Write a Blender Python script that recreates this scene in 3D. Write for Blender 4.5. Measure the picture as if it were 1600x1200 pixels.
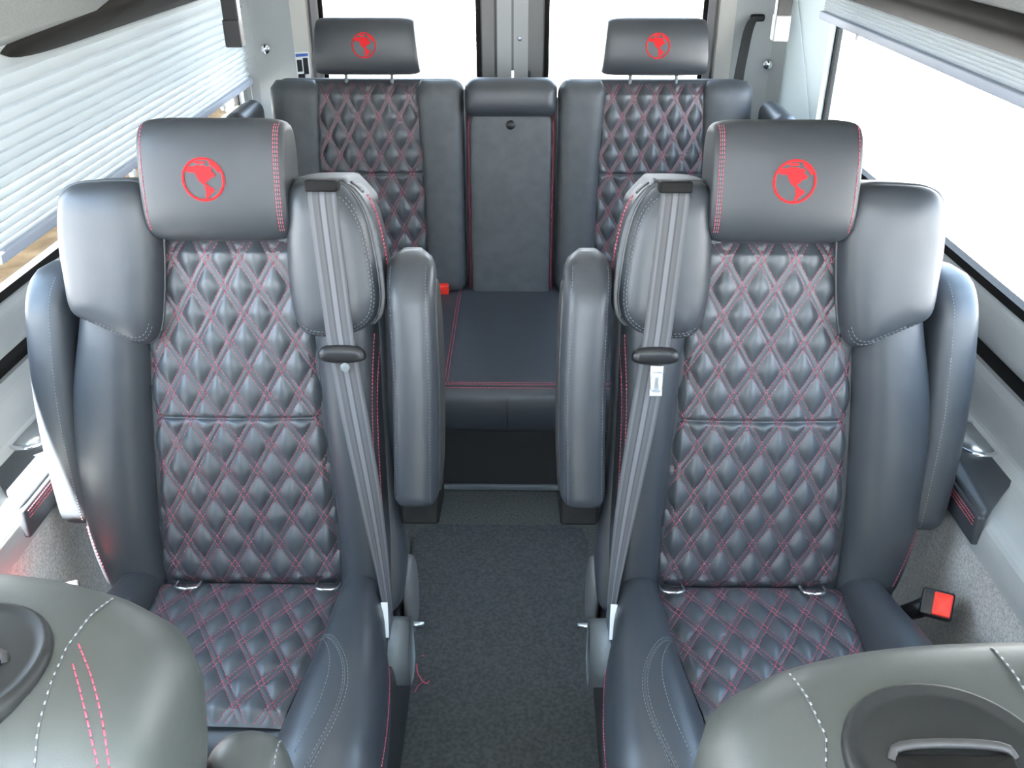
import bpy, math, random
import numpy as np
from mathutils import Vector
from mathutils.bvhtree import BVHTree
random.seed(7)
for o in list(bpy.data.objects): bpy.data.objects.remove(o)
SC = bpy.context.scene
COL = SC.collection
R = math.radians

# ------------------------------------------------------------------ camera
cam_d = bpy.data.cameras.new('camera'); cam = bpy.data.objects.new('camera', cam_d); COL.objects.link(cam)
cam.location = (.04, 0, 1.62)
cam.rotation_euler = (R(90 - 28.97), 0, R(.716))
cam_d.sensor_fit = 'HORIZONTAL'; cam_d.sensor_width = 36; cam_d.lens = 36 * 1400 / 1600
cam_d.clip_start = .02; cam_d.clip_end = 300
SC.camera = cam
SC.view_settings.view_transform = 'Standard'; SC.view_settings.look = 'None'
SC.view_settings.gamma = 1; SC.view_settings.use_curve_mapping = False
SC.view_settings.exposure = 0.14

# ------------------------------------------------------------------ sky, sun
W = bpy.data.worlds.new('sky'); SC.world = W; W.use_nodes = True
nt = W.node_tree; nt.nodes.clear()
tc = nt.nodes.new('ShaderNodeTexCoord'); sp = nt.nodes.new('ShaderNodeSeparateXYZ')
rp = nt.nodes.new('ShaderNodeValToRGB'); bg = nt.nodes.new('ShaderNodeBackground'); ow = nt.nodes.new('ShaderNodeOutputWorld')
nt.links.new(tc.outputs['Generated'], sp.inputs[0]); nt.links.new(sp.outputs['Z'], rp.inputs[0])
rp.color_ramp.elements[0].position = 0; rp.color_ramp.elements[0].color = (.93, .96, 1, 1)
rp.color_ramp.elements[1].position = .6; rp.color_ramp.elements[1].color = (.50, .72, 1, 1)
nt.links.new(rp.outputs[0], bg.inputs[0]); bg.inputs[1].default_value = 12
nt.links.new(bg.outputs[0], ow.inputs[0])
sun_d = bpy.data.lights.new('sun', 'SUN'); sun_d.energy = 380; sun_d.angle = R(.6); sun_d.color = (1, .96, .9)
sun = bpy.data.objects.new('sun', sun_d); COL.objects.link(sun)
SUN_DIR = Vector((.155, .16, -.75))            # the way the light travels
sun.rotation_euler = SUN_DIR.to_track_quat('-Z', 'Y').to_euler()

# ------------------------------------------------------------------ materials
def pmat(name, col, rough=.5, metal=0, spec=.5, bump=None, sheen=0, coat=0, noise=None):
    m = bpy.data.materials.new(name); m.use_nodes = True; n = m.node_tree
    b = n.nodes['Principled BSDF']
    b.inputs['Base Color'].default_value = (*col, 1); b.inputs['Roughness'].default_value = rough
    b.inputs['Metallic'].default_value = metal; b.inputs['Specular IOR Level'].default_value = spec
    if sheen: b.inputs['Sheen Weight'].default_value = sheen
    if coat: b.inputs['Coat Weight'].default_value = coat; b.inputs['Coat Roughness'].default_value = .25
    c = n.nodes.new('ShaderNodeTexCoord')
    if noise:
        sc, amt = noise
        t = n.nodes.new('ShaderNodeTexNoise'); t.inputs['Scale'].default_value = sc; t.inputs['Detail'].default_value = 6
        n.links.new(c.outputs['Object'], t.inputs['Vector'])
        mx = n.nodes.new('ShaderNodeMix'); mx.data_type = 'RGBA'
        mx.inputs[6].default_value = (*[x * (1 - amt) for x in col], 1); mx.inputs[7].default_value = (*[min(1, x * (1 + amt)) for x in col], 1)
        r = n.nodes.new('ShaderNodeMapRange'); r.inputs[1].default_value = .35; r.inputs[2].default_value = .65
        n.links.new(t.outputs[0], r.inputs[0]); n.links.new(r.outputs[0], mx.inputs[0]); n.links.new(mx.outputs[2], b.inputs['Base Color'])
    if bump:
        prev = None
        for sc, st, ds in bump:
            t = n.nodes.new('ShaderNodeTexNoise'); t.inputs['Scale'].default_value = sc; t.inputs['Detail'].default_value = 3
            n.links.new(c.outputs['Object'], t.inputs['Vector'])
            bp = n.nodes.new('ShaderNodeBump'); bp.inputs['Strength'].default_value = st; bp.inputs['Distance'].default_value = ds
            n.links.new(t.outputs[0], bp.inputs['Height'])
            if prev: n.links.new(prev.outputs[0], bp.inputs['Normal'])
            prev = bp
        n.links.new(prev.outputs[0], b.inputs['Normal'])
    return m
LEA = pmat('black_leather', (.036, .042, .050), .42, spec=.66, bump=[(900, .12, .0004), (16, .22, .006)])
LEAQ = pmat('quilted_leather', (.050, .058, .067), .42, spec=.75, bump=[(900, .12, .0004), (90, .12, .001)])
LEAF = pmat('front_leather', (.052, .060, .058), .44, spec=.6, bump=[(900, .12, .0004), (14, .2, .005)])
PIPE = pmat('leather_piping', (.06, .068, .075), .42, spec=.6)
RED = pmat('red_thread', (.56, .085, .14), .6)
GREYT = pmat('grey_thread', (.20, .215, .22), .6)
EMB = pmat('red_embroidery', (.62, .018, .022), .6, spec=.15, bump=[(700, .5, .0006)])
PLB = pmat('black_plastic', (.012, .013, .015), .35)
PLG = pmat('grey_plastic', (.16, .18, .19), .45)
PLD = pmat('dark_grey_plastic', (.035, .035, .036), .5)
CHR = pmat('chrome', (.8, .82, .84), .12, metal=1)
STEEL = pmat('brushed_metal', (.55, .58, .6), .3, metal=1)
REDP = pmat('red_plastic', (.8, .035, .02), .3)
WHT = pmat('white_tag', (.85, .86, .86), .6)
TRIM = pmat('grey_trim', (.36, .38, .38), .5, noise=(3, .05))
TRIMD = pmat('dark_grey_trim', (.13, .13, .13), .5)
BEIGE = pmat('beige_trim', (.55, .54, .50), .55)
HEAD = pmat('headliner', (.19, .197, .197), .85, noise=(400, .12))
RUB = pmat('black_rubber', (.008, .008, .008), .6, spec=.12)
FAB = pmat('grey_woven_fabric', (.46, .46, .45), .9, noise=(260, .25), bump=[(420, .5, .001)])
CARP = pmat('dark_carpet', (.088, .095, .095), 1, spec=.1, noise=(110, .20), bump=[(500, .9, .004)])
CARL = pmat('grey_carpet', (.12, .124, .115), 1, spec=.1, noise=(140, .22), bump=[(500, .9, .004)])
ALC = pmat('brushed_leather', (.060, .067, .074), .5, spec=.6, noise=(26, .12), bump=[(900, .15, .0004)])
GRD = pmat('pale_concrete', (.11, .1095, .108), .9, spec=0, noise=(.8, .08))
KERB = pmat('tan_stone', (.0052, .0041, .0028), .9, spec=0, noise=(6, .3))
SNOW = pmat('white_wall', (.85, .85, .84), .9, noise=(.5, .05))

CAPL = pmat('matt_leather', (.030, .035, .041), .46, spec=.48, bump=[(900, .12, .0004)])
def web_mat():
    m = bpy.data.materials.new('belt_webbing'); m.use_nodes = True; n = m.node_tree; b = n.nodes['Principled BSDF']
    b.inputs['Roughness'].default_value = .42; b.inputs['Specular IOR Level'].default_value = .8
    uv = n.nodes.new('ShaderNodeUVMap'); s = n.nodes.new('ShaderNodeSeparateXYZ'); n.links.new(uv.outputs[0], s.inputs[0])
    r = n.nodes.new('ShaderNodeValToRGB'); r.color_ramp.interpolation = 'EASE'
    e = r.color_ramp.elements; e[0].position = 0; e[0].color = (.085, .09, .10, 1); e[1].position = 1; e[1].color = (.085, .09, .10, 1)
    for p, c in ((.14, .20), (.18, .10), (.33, .13), (.38, .05), (.44, .24), (.56, .24), (.60, .05), (.67, .13), (.82, .10), (.86, .2)):
        x = e.new(p); c *= .72; x.color = (c, c * 1.03, c * 1.12, 1)
    n.links.new(s.outputs[0], r.inputs[0])
    w = n.nodes.new('ShaderNodeTexWave'); w.bands_direction = 'Y'; w.inputs['Scale'].default_value = 60
    w.inputs['Distortion'].default_value = 3; n.links.new(uv.outputs[0], w.inputs[0])
    bp = n.nodes.new('ShaderNodeBump'); bp.inputs['Strength'].default_value = .5; bp.inputs['Distance'].default_value = .001
    n.links.new(w.outputs[0], bp.inputs['Height']); n.links.new(bp.outputs[0], b.inputs['Normal'])
    n.links.new(r.outputs[0], b.inputs['Base Color'])
    return m
WEB = web_mat()

def mixmat(name, col, kind, fac):
    m = bpy.data.materials.new(name); m.use_nodes = True; n = m.node_tree; n.nodes.clear()
    o = n.nodes.new('ShaderNodeOutputMaterial'); mx = n.nodes.new('ShaderNodeMixShader')
    if kind == 'blind':
        a = n.nodes.new('ShaderNodeBsdfDiffuse'); b = n.nodes.new('ShaderNodeBsdfTranslucent')
        a.inputs[0].default_value = (*col, 1); b.inputs[0].default_value = (*col, 1)
        mx.inputs[0].default_value = fac
    else:
        a = n.nodes.new('ShaderNodeBsdfTransparent'); a.inputs[0].default_value = (*col, 1)
        b = n.nodes.new('ShaderNodeBsdfGlossy'); b.inputs['Roughness'].default_value = 0
        f = n.nodes.new('ShaderNodeLayerWeight'); f.inputs[0].default_value = .5
        p = n.nodes.new('ShaderNodeMath'); p.operation = 'POWER'; p.inputs[1].default_value = 5; n.links.new(f.outputs['Facing'], p.inputs[0])
        q = n.nodes.new('ShaderNodeMath'); q.operation = 'MULTIPLY_ADD'; q.inputs[1].default_value = .5; q.inputs[2].default_value = .03
        n.links.new(p.outputs[0], q.inputs[0]); n.links.new(q.outputs[0], mx.inputs[0])
    n.links.new(a.outputs[0], mx.inputs[1]); n.links.new(b.outputs[0], mx.inputs[2]); n.links.new(mx.outputs[0], o.inputs[0])
    return m
BLIND = mixmat('pleated_blind_cloth', (.66, .69, .70), 'blind', .20)
GLASS = mixmat('window_glass', (.97, .98, .98), 'glass', 0)

# ------------------------------------------------------------------ mesh helpers
M = 1                      # mirror sign used while building a handed seat
def link(name, geo, mat, parent=None, smooth=True, uv=None, mirror=True):
    V, Fs = geo
    V = np.array(V, dtype=float).reshape(-1, 3)
    s = M if mirror else 1
    if s < 0:
        V = V.copy(); V[:, 0] *= -1; Fs = [tuple(reversed(f)) for f in Fs]
        if uv is not None: uv = [list(reversed(u)) for u in uv]
    me = bpy.data.meshes.new(name); me.from_pydata(V.tolist(), [], [tuple(int(i) for i in f) for f in Fs])
    if uv is not None:
        l = me.uv_layers.new(name='UVMap'); k = 0
        for u in uv:
            for c in u: l.data[k].uv = c; k += 1
    me.materials.append(mat); me.update()
    if smooth: me.polygons.foreach_set('use_smooth', [True] * len(me.polygons))
    o = bpy.data.objects.new(name, me); COL.objects.link(o)
    if parent: o.parent = parent
    return o
def tag(o, label=None, cat=None, group=None, kind=None):
    if label: o['label'] = label
    if cat: o['category'] = cat
    if group: o['group'] = group
    if kind: o['kind'] = kind
    return o
def thing(name, label, cat, loc=(0, 0, 0), group=None):
    o = bpy.data.objects.new(name, None); COL.objects.link(o); o.location = loc; o.empty_display_size = .05
    return tag(o, label, cat, group)
def join(*gs):
    V = []; Fs = []
    for v, f in gs:
        k = len(V); V += [tuple(p) for p in v]; Fs += [tuple(i + k for i in q) for q in f]
    return V, Fs
def xf(g, fn): return [fn(*p) for p in g[0]], g[1]

def grid(P, close_u=False):          # P: rows x cols x 3
    r, c = len(P), len(P[0]); V = [p for row in P for p in row]; Fs = []
    for i in range(r - 1):
        for j in range(c if close_u else c - 1):
            k = (j + 1) % c
            Fs.append((i * c + j, i * c + k, (i + 1) * c + k, (i + 1) * c + j))
    return V, Fs
def loft(rings, caps=True):
    V, Fs = grid(rings, True); c = len(rings[0])
    if caps:
        for row, fl in ((0, False), (len(rings) - 1, True)):
            k = len(V); V = list(V) + [tuple(np.mean(np.array(rings[row]), axis=0))]
            for j in range(c):
                a, b = row * c + j, row * c + (j + 1) % c
                Fs.append((b, a, k) if not fl else (a, b, k))
    return V, Fs
def fixn(g):                          # outward normals by signed volume
    V = np.array(g[0]); vol = 0; c = V.mean(axis=0)
    for f in g[1]:
        a, b = V[f[0]] - c, V[f[1]] - c
        for q in f[2:]:
            d = V[q] - c; vol += np.dot(a, np.cross(b, d)); b = d
    return g if vol > 0 else (g[0], [tuple(reversed(f)) for f in g[1]])
def se(a, b, n=3., N=32, c=(0, 0), ph=0):   # superellipse, plane points
    o = []
    for i in range(N):
        t = 2 * math.pi * i / N + ph; x, y = math.cos(t), math.sin(t)
        o.append((c[0] + a * math.copysign(abs(x) ** (2 / n), x), c[1] + b * math.copysign(abs(y) ** (2 / n), y)))
    return o
def interp(tab, x):
    xs = [t[0] for t in tab]; return [float(np.interp(x, xs, [t[k] for t in tab])) for k in range(1, len(tab[0]))]
def smooth_tab(tab, x):               # catmull style by smoothing the linear table
    h = (tab[-1][0] - tab[0][0]) * .07; s = np.zeros(len(tab[0]) - 1)
    for k in (-1, -.5, 0, .5, 1): s += np.array(interp(tab, x + k * h))
    return list(s / 5)
def chaikin(P, it=3, closed=True):
    P = [np.array(p, float) for p in P]
    for _ in range(it):
        Q = []; n = len(P)
        if not closed: Q.append(P[0])
        for i in range(n if closed else n - 1):
            a, b = P[i], P[(i + 1) % n]; Q += [a * .75 + b * .25, a * .25 + b * .75]
        if not closed: Q.append(P[-1])
        P = Q
    return P
def pad(outline, A, B, w0, tf, tb, n=2.6, nb=None, K=12, mp=None, it=3, bulge=0):
    O = chaikin(outline, it); A = np.array(A, float); B = np.array(B, float); ab = B - A; L = ab @ ab + 1e-12; nb = nb or n
    rings = []
    def ring(t, w):
        r = []
        for p in O:
            c = A + ab * min(1, max(0, (p - A) @ ab / L)); q = c + (p - c) * t; r.append((q[0], q[1], w))
        return r
    ts = [math.sin(math.pi / 2 * k / K) for k in range(K + 1)]
    for t in ts: rings.append(ring(t, w0 + tf * (1 - t ** n) ** (1 / n)))
    for t in reversed(ts[:-1]): rings.append(ring(t, w0 - tb * (1 - t ** nb) ** (1 / nb)))
    g = grid(rings, True)
    g = ([tuple(p) for p in g[0]], g[1])
    if mp: g = xf(g, mp)
    return fixn(g)
def tube(P, r, N=8, close=False):
    P = [Vector(p) for p in P]; rings = []; up = Vector((0, 0, 1)); n = len(P)
    for i, p in enumerate(P):
        d = (P[(i + 1) % n] - P[i - 1]) if close else (P[min(i + 1, n - 1)] - P[max(i - 1, 0)])
        d.normalize(); a = d.cross(up if abs(d.z) < .9 else Vector((1, 0, 0))).normalized(); b = d.cross(a)
        rr = r[i] if isinstance(r, (list, tuple)) else r
        rings.append([tuple(p + (a * math.cos(2 * math.pi * k / N) + b * math.sin(2 * math.pi * k / N)) * rr) for k in range(N)])
    if close: rings.append(rings[0]); return fixn(loft(rings, False))
    return fixn(loft(rings))
def rbox(x0, x1, y0, y1, z0, z1, r=.01, k=4):      # box with rounded edges
    r = min(r, (x1 - x0) / 2.01, (y1 - y0) / 2.01, (z1 - z0) / 2.01)
    def plan(e):
        P = []; q = r - e
        for cx, cy, a0 in ((x1 - r, y1 - r, 0), (x0 + r, y1 - r, 90), (x0 + r, y0 + r, 180), (x1 - r, y0 + r, 270)):
            for i in range(k + 1):
                a = R(a0 + 90 * i / k); P.append((cx + q * math.cos(a), cy + q * math.sin(a)))
        return P
    rings = []
    for i in range(k + 1):
        a = R(90 * i / k); e = r * (1 - math.sin(a)); rings.append([(x, y, z0 + r * (1 - math.cos(a))) for x, y in plan(e)])
    for i in range(k + 1):
        a = R(90 * (1 - i / k)); e = r * (1 - math.sin(a)); rings.append([(x, y, z1 - r * (1 - math.cos(a))) for x, y in plan(e)])
    return fixn(loft(rings))
def prism(P, axis, a, b):                          # polygon extruded along an axis (sharp)
    n = len(P); mk = {'x': lambda p, t: (t, p[0], p[1]), 'y': lambda p, t: (p[0], t, p[1]), 'z': lambda p, t: (p[0], p[1], t)}[axis]
    V = [mk(p, a) for p in P] + [mk(p, b) for p in P]
    return fixn((V, [tuple(range(n)), tuple(range(2 * n - 1, n - 1, -1))] + [(i, (i + 1) % n, n + (i + 1) % n, n + i) for i in range(n)]))
def disc(c, ax, r, h, N=24, bev=.2):
    ax = Vector(ax).normalized(); a = ax.orthogonal().normalized(); b = ax.cross(a); c = Vector(c); rings = []
    for rr, hh in ((r, 0), (r, h * (1 - bev)), (r * (1 - bev * .5), h)):
        rings.append([tuple(c + ax * hh + (a * math.cos(2 * math.pi * k / N) + b * math.sin(2 * math.pi * k / N)) * rr) for k in range(N)])
    return fixn(loft(rings))
def bvh(g): return BVHTree.FromPolygons([tuple(p) for p in g[0]], [tuple(f) for f in g[1]])

class Thread:
    def __init__(s, r=.0007, L=.0045, gap=.0022): s.V = []; s.F = []; s.r = r; s.L = L; s.g = gap
    def seg(s, p, q):
        d = q - p
        if d.length < 1e-6: return
        d.normalize(); a = d.orthogonal().normalized() * s.r; b = d.cross(a); k = len(s.V)
        for e in (p, q):
            for t in range(4): s.V.append(tuple(e + a * math.cos(t * math.pi / 2) + b * math.sin(t * math.pi / 2)))
        s.F += [(k, k + 1, k + 5, k + 4), (k + 1, k + 2, k + 6, k + 5), (k + 2, k + 3, k + 7, k + 6), (k + 3, k, k + 4, k + 7), (k + 3, k + 2, k + 1, k), (k + 4, k + 5, k + 6, k + 7)]
    def path(s, P):
        P = [Vector(p) for p in P]; acc = 0; per = s.L + s.g; cum = [0]
        for a, b in zip(P, P[1:]): cum.append(cum[-1] + (b - a).length)
        T = cum[-1]; xs = cum
        A = np.array([tuple(p) for p in P])
        def at(t): return Vector([float(np.interp(t, xs, A[:, k])) for k in range(3)])
        t = 0
        while t + s.L < T: s.seg(at(t), at(t + s.L)); t += per
    def geo(s): return s.V, s.F
def drape(tree, P, mp, lift=.0006, w1=.4, step=.004):
    out = []; D = []
    for a, b in zip(P, P[1:]):
        a = np.array(a, float); b = np.array(b, float); n = max(1, int(np.linalg.norm(b - a) / step))
        for i in range(n): D.append(a + (b - a) * i / n)
    D.append(np.array(P[-1], float))
    for u, v in D:
        o = Vector(mp(u, v, w1)); d = (Vector(mp(u, v, 0)) - o).normalized()
        h = tree.ray_cast(o, d)
        if h[0] is not None: out.append(h[0] - d * lift)
    return out
def rrp(u0, u1, v0, v1, r, k=8, r2=None):
    P = []
    for cx, cy, a0, q in ((u1, v1, 0, r), (u0, v1, 90, r), (u0, v0, 180, r2 or r), (u1, v0, 270, r2 or r)):
        sx = -1 if cx == u1 else 1; sy = -1 if cy == v1 else 1
        for i in range(k + 1):
            a = R(a0 + 90 * i / k); P.append((cx + sx * q + q * math.cos(a), cy + sy * q + q * math.sin(a)))
        
    D = []
    for a, b in zip(P, P[1:] + P[:1]):
        n = max(1, int(math.hypot(b[0] - a[0], b[1] - a[1]) / .02))
        for i in range(n): D.append((a[0] + (b[0] - a[0]) * i / n, a[1] + (b[1] - a[1]) * i / n))
    return D
def curve2(P, it=3): return [tuple(p) for p in chaikin(P, it, False)]

# ------------------------------------------------------------------ quilting
def quilt(hw, v0, v1, node, pu, pv, Hm, base, mp, res, uoff, cs=.0042, seamv=None, thr=.0007, fade=.014):
    Lp = 1 / math.sqrt(1 / pu ** 2 + 1 / pv ** 2)
    def hf(u, v, uc=None):
        f1 = (u - uoff) / pu + (v - node) / pv; f2 = (u - uoff) / pu - (v - node) / pv
        d1 = abs(f1 - round(f1)) * Lp; d2 = abs(f2 - round(f2)) * Lp; m = Lp / 2 - cs
        e1 = min(1, max(0, (d1 - cs) / m)); e2 = min(1, max(0, (d2 - cs) / m))
        h = Hm * (1 - (1 - e1) ** 2.4) * (1 - (1 - e2) ** 2.4)
        for d in (d1, d2):
            if d < cs: h = max(h, .0014 * (1 - (d / cs) ** 2))
        if seamv is not None:
            s = abs(v - seamv); h *= min(1, s / .014) ** .6; h -= .007 * math.exp(-(s / .0035) ** 2)
        H = hw(v); e = min(H - abs(u), v - v0, v1 - v)
        h *= min(1, max(0, e) / fade)
        return h + base(u / max(H, .01), (v - v0) / (v1 - v0))
    nv = int((v1 - v0) / res); nu = int(2 * hw((v0 + v1) / 2) / res)
    P = []
    for i in range(nv + 1):
        v = v0 + (v1 - v0) * i / nv; H = hw(v)
        P.append([mp(H * (2 * j / nu - 1), v, hf(H * (2 * j / nu - 1), v)) for j in range(nu + 1)])
    g = grid(P)
    # skirt so the sheet has thickness
    th = Thread(thr)
    kmax = int(1 + max(hw(v0), hw(v1), hw((v0 + v1) / 2)) / pu + (v1 - v0) / pv) + 2
    for sgn in (1, -1):
        for k in range(-kmax, kmax + 1):
            for off in (-cs, cs):
                o = off / Lp
                seq = []; n = int((v1 - v0) / .0022)
                for i in range(n + 1):
                    v = v0 + (v1 - v0) * i / n
                    u = uoff + pu * (k + o - sgn * (v - node) / pv)
                    if abs(u) < hw(v) - .001 and v0 + .001 < v < v1 - .001: seq.append(mp(u, v, hf(u, v) + .0004))
                    elif seq: th.path(seq); seq = []
                if len(seq) > 2: th.path(seq)
    return g, th.geo()

# ------------------------------------------------------------------ globe emblem (unit disc, y up)
LANDS = [
 [(-.80,.42),(-.62,.62),(-.40,.60),(-.20,.66),(-.05,.60),(.08,.66),(.20,.55),(.32,.62),(.45,.50),(.38,.38),(.52,.30),(.60,.16),(.44,.10),(.30,.06),(.26,-.06),(.14,-.10),(.10,-.18),(.22,-.24),(.30,-.34),(.22,-.36),(.06,-.28),(-.06,-.18),(-.22,-.02),(-.30,.14),(-.34,.28),(-.48,.34),(-.64,.30)],
 [(.10,-.28),(.30,-.34),(.48,-.40),(.50,-.52),(.36,-.62),(.24,-.74),(.12,-.86),(.02,-.90),(.08,-.70),(.08,-.50),(.04,-.38)],
 [(.30,.80),(.44,.84),(.60,.68),(.76,.50),(.82,.34),(.74,.28),(.62,.44),(.50,.58),(.36,.68)],
 [(-.44,.76),(-.20,.84),(.10,.84),(.20,.74),(.02,.72),(-.24,.72)],
]
def inside(p, poly):
    c = False; n = len(poly)
    for i in range(n):
        (x1, y1), (x2, y2) = poly[i], poly[(i + 1) % n]
        if (y1 > p[1]) != (y2 > p[1]) and p[0] < (x2 - x1) * (p[1] - y1) / (y2 - y1) + x1: c = not c
    return c
def emblem(tree, mp, cu, cv, r, parent, n=70):
    lands = [chaikin(l, 1) for l in LANDS]
    V = []; Fs = []; idx = {}
    def vid(i, j):
        if (i, j) not in idx:
            u, v = cu + r * (2 * i / n - 1) * M, cv + r * (2 * j / n - 1)
            o = Vector(mp(u, v, .4)); d = (Vector(mp(u, v, 0)) - o).normalized(); h = tree.ray_cast(o, d)
            idx[(i, j)] = len(V); V.append(tuple(h[0] - d * .0012) if h[0] else tuple(mp(u, v, .1)))
        return idx[(i, j)]
    for i in range(n):
        for j in range(n):
            x, y = 2 * (i + .5) / n - 1, 2 * (j + .5) / n - 1; d = math.hypot(x, y)
            if .90 < d < 1 or (d < .92 and any(inside((x, y), l) for l in lands)):
                q = (vid(i, j), vid(i + 1, j), vid(i + 1, j + 1), vid(i, j + 1)); Fs.append(q if M > 0 else tuple(reversed(q)))
    ring = drape(tree, [(cu + r * .95 * math.cos(a * math.pi / 30), cv + r * .95 * math.sin(a * math.pi / 30)) for a in range(61)], mp, .0008, step=.01)
    g = join((V, Fs), tube(ring, r * .035, 6))
    o = link('emblem', g, EMB, parent); o['label'] = 'red embroidered globe emblem'
    return o

# ------------------------------------------------------------------ headrest (rounded block across u)
def headrest_geo(cu, half, v0, v1, wf, wb, mp, n=3.2, flare=0.0):
    rings = []; cv, hv = (v0 + v1) / 2, (v1 - v0) / 2; cw, hw_ = (wf + wb) / 2, (wf - wb) / 2
    for k in range(33):
        t = -1 + 2 * k / 32; x = math.sin(t * math.pi / 2); e = (1 - abs(x) ** 7) ** (1 / 3.2) if abs(x) < 1 else 0
        s = .80 + .20 * e
        u = cu + half * x
        ring = []
        for a, b in se(hv * s, hw_ * s, n, 40):
            w = cw + b + (.010 * (1 - x * x) if b > 0 else 0)
            f = 1 + flare * (a / hv)
            ring.append(mp(cu + (u - cu) * f, cv + a, w))
        rings.append(ring)
    return fixn(loft(rings))
def side_seam(tree, mp, cu, du, v0, v1, off): 
    return drape(tree, [(cu + du + off, v0 + .012), (cu + du + off, v1 - .006)], mp, .0004)

# ------------------------------------------------------------------ captain seat (second row); +u is the aisle side before mirroring
def bmap(u, v, w): return (u, .205 * v - .979 * w, .44 + .979 * v + .205 * w)
def cmap(u, v, w): return (u, -v, .445 + .05 * v + w)
def captain_seat(label, X, mir):
    global M; M = mir
    root = thing('captain_seat', label, 'seat', (X, 1.345, 0), 'second-row captain seats')
    # back shell
    sh = pad([(-.27, -.09), (-.30, .02), (-.315, .2), (-.30, .38), (-.262, .52), (-.25, .69), (-.21, .735), (-.1, .74), (.1, .74), (.23, .74), (.262, .70), (.272, .5), (.268, .3), (.287, .1), (.292, 0), (.275, -.09), (0, -.1)],
             (0, .1), (0, .6), -.01, .03, .13, 6, 4, mp=bmap)
    shell = link('backrest', sh, LEA, root)
    t = bvh(sh)
    # quilted panel
    hwt = [(-.02, .18), (0, .18), (.07, .176), (.217, .168), (.339, .160), (.443, .154), (.538, .148), (.60, .14), (.668, .126)]
    hw = lambda v: interp(hwt, v)[0] + .006
    base = lambda a, b: .024 + .010 * (1 - a * a) - .016 * max(0, abs(a) - .85) / .15 - .014 * max(0, (b - .96) / .04) - .010 * max(0, (.03 - b) / .03)
    q, s = quilt(hw, 0, .668, .339, .058, .0975, .0085, base, bmap, .0024, .029, cs=.0050, seamv=.339, thr=.00062)
    qp = link('quilted_back_panel', q, LEAQ, root); st = link('stitching', s, RED, qp); st['label'] = 'red double diamond stitching'
    # bolsters
    for nm, tab, sg in (('outer', [(-.03, .165, .275), (.07, .172, .306), (.268, .162, .316), (.369, .155, .306), (.48, .145, .276), (.60, .135, .25)], -1),
                        ('aisle', [(-.03, .165, .262), (.07, .172, .268), (.268, .162, .264), (.369, .155, .262), (.48, .148, .262), (.60, .135, .26)], 1)):
        rings = []; n = 44
        for k in range(n + 1):
            x = k / n; v = -.015 + .60 * x; i, o_ = smooth_tab(tab, v)
            e = min(1, (min(x, 1 - x) / .05)) ; e = .55 + .45 * math.sqrt(1 - (1 - e) ** 2)
            a = (o_ - i) / 2; b = (.060 + .012 * math.sin(math.pi * x)) * e
            rings.append([bmap(sg * ((o_ + i) / 2 + p * e ** .3), v, .0 + qq) for p, qq in se(a, b, 2.35, 36)])
        g = fixn(loft(rings)); bo = link('back_bolster', g, LEA, root)
        tb_ = bvh(g)
        th = Thread(.0009)
        if sg > 0:
            for d in (.001, -.006):
                th.path(drape(tb_, curve2([(.262 + d, .50), (.256 + d, .40), (.255 + d, .335), (.256 + d, .2), (.262 + d, .07), (.255 + d, 0)]), bmap))
            x = link('stitching', th.geo(), RED, bo); x['label'] = 'red seam stitching'
        else:
            th.path(drape(tb_, [(-.300, .14), (-.262, .02)], bmap))
            x = link('stitching', th.geo(), RED, bo); x['label'] = 'red seam stitching'
    # piping across top and bottom of the panel, apron strip
    for v, w, r in ((.666, .012, .003), (-.006, .022, .0035)):
        h = hw(v); link('piping', tube([bmap(h * a, v - .004 * (1 - a * a), w + .010 * (1 - a * a)) for a in np.linspace(-1, 1, 15)], r, 8), PIPE, root)
    ap = pad([(-.2, -.045), (-.2, -.001), (0, -.001), (.2, -.001), (.2, -.045)], (-.18, -.022), (.18, -.022), .0, .050, .03, 3, mp=bmap)
    link('apron', ap, LEA, root)
    # collar behind headrest
    co = pad([(-.13, .60), (-.15, .70), (-.12, .745), (.12, .745), (.15, .70), (.13, .60)], (-.08, .68), (.08, .68), -.01, .02, .09, 4, mp=bmap)
    link('collar', co, LEA, root)
    # wings
    wo = [(-.266, .70), (-.258, .738), (-.238, .755), (-.205, .760), (-.105, .762), (-.092, .70), (-.10, .60), (-.115, .50), (-.14, .478), (-.18, .496), (-.235, .522), (-.260, .535), (-.268, .556), (-.268, .60), (-.270, .65)]
    wa = [(.120, .70), (.122, .745), (.138, .762), (.160, .764), (.205, .762), (.228, .748), (.250, .710), (.262, .65), (.270, .58), (.268, .548), (.258, .522), (.221, .500), (.150, .496), (.122, .52), (.115, .60)]
    for O, A, B, nm in ((wo, (-.185, .58), (-.175, .69), 'o'), (wa, (.195, .57), (.185, .68), 'a')):
        g = pad(O, A, B, .032, .056, .03, 3.0, K=18, mp=bmap, it=3)
        wg = link('shoulder_wing', g, LEA, root); tw = bvh(g)
        C = chaikin(O, 3); cen = (np.array(A) + np.array(B)) / 2
        rng = [p for p in C if (p[1] < .735)]
        def inset(f): return [tuple(cen + (p - cen) * f) for p in C]
        for f in (.93, .885):
            th = Thread(.0007, .004, .003)
            P = inset(f); sel = [p for p in P if (p[0] * (1 if nm == 'a' else -1)) > .14 and p[1] < .74] if nm == 'a' else [p for p in P if (p[1] < .53)]
            if nm == 'a': sel.sort(key=lambda p: math.atan2(p[0] - .12, p[1] - .62)); 
            else: sel.sort(key=lambda p: p[0])
            th.path(drape(tw, sel, bmap, .0003)); x = link('stitching', th.geo(), GREYT, wg); x['label'] = 'grey seam stitching'
        pp = [bmap(p[0] , p[1], .037) for p in C]
        link('piping', tube(pp + pp[:1], .0028, 6, False), PIPE, wg)
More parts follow.
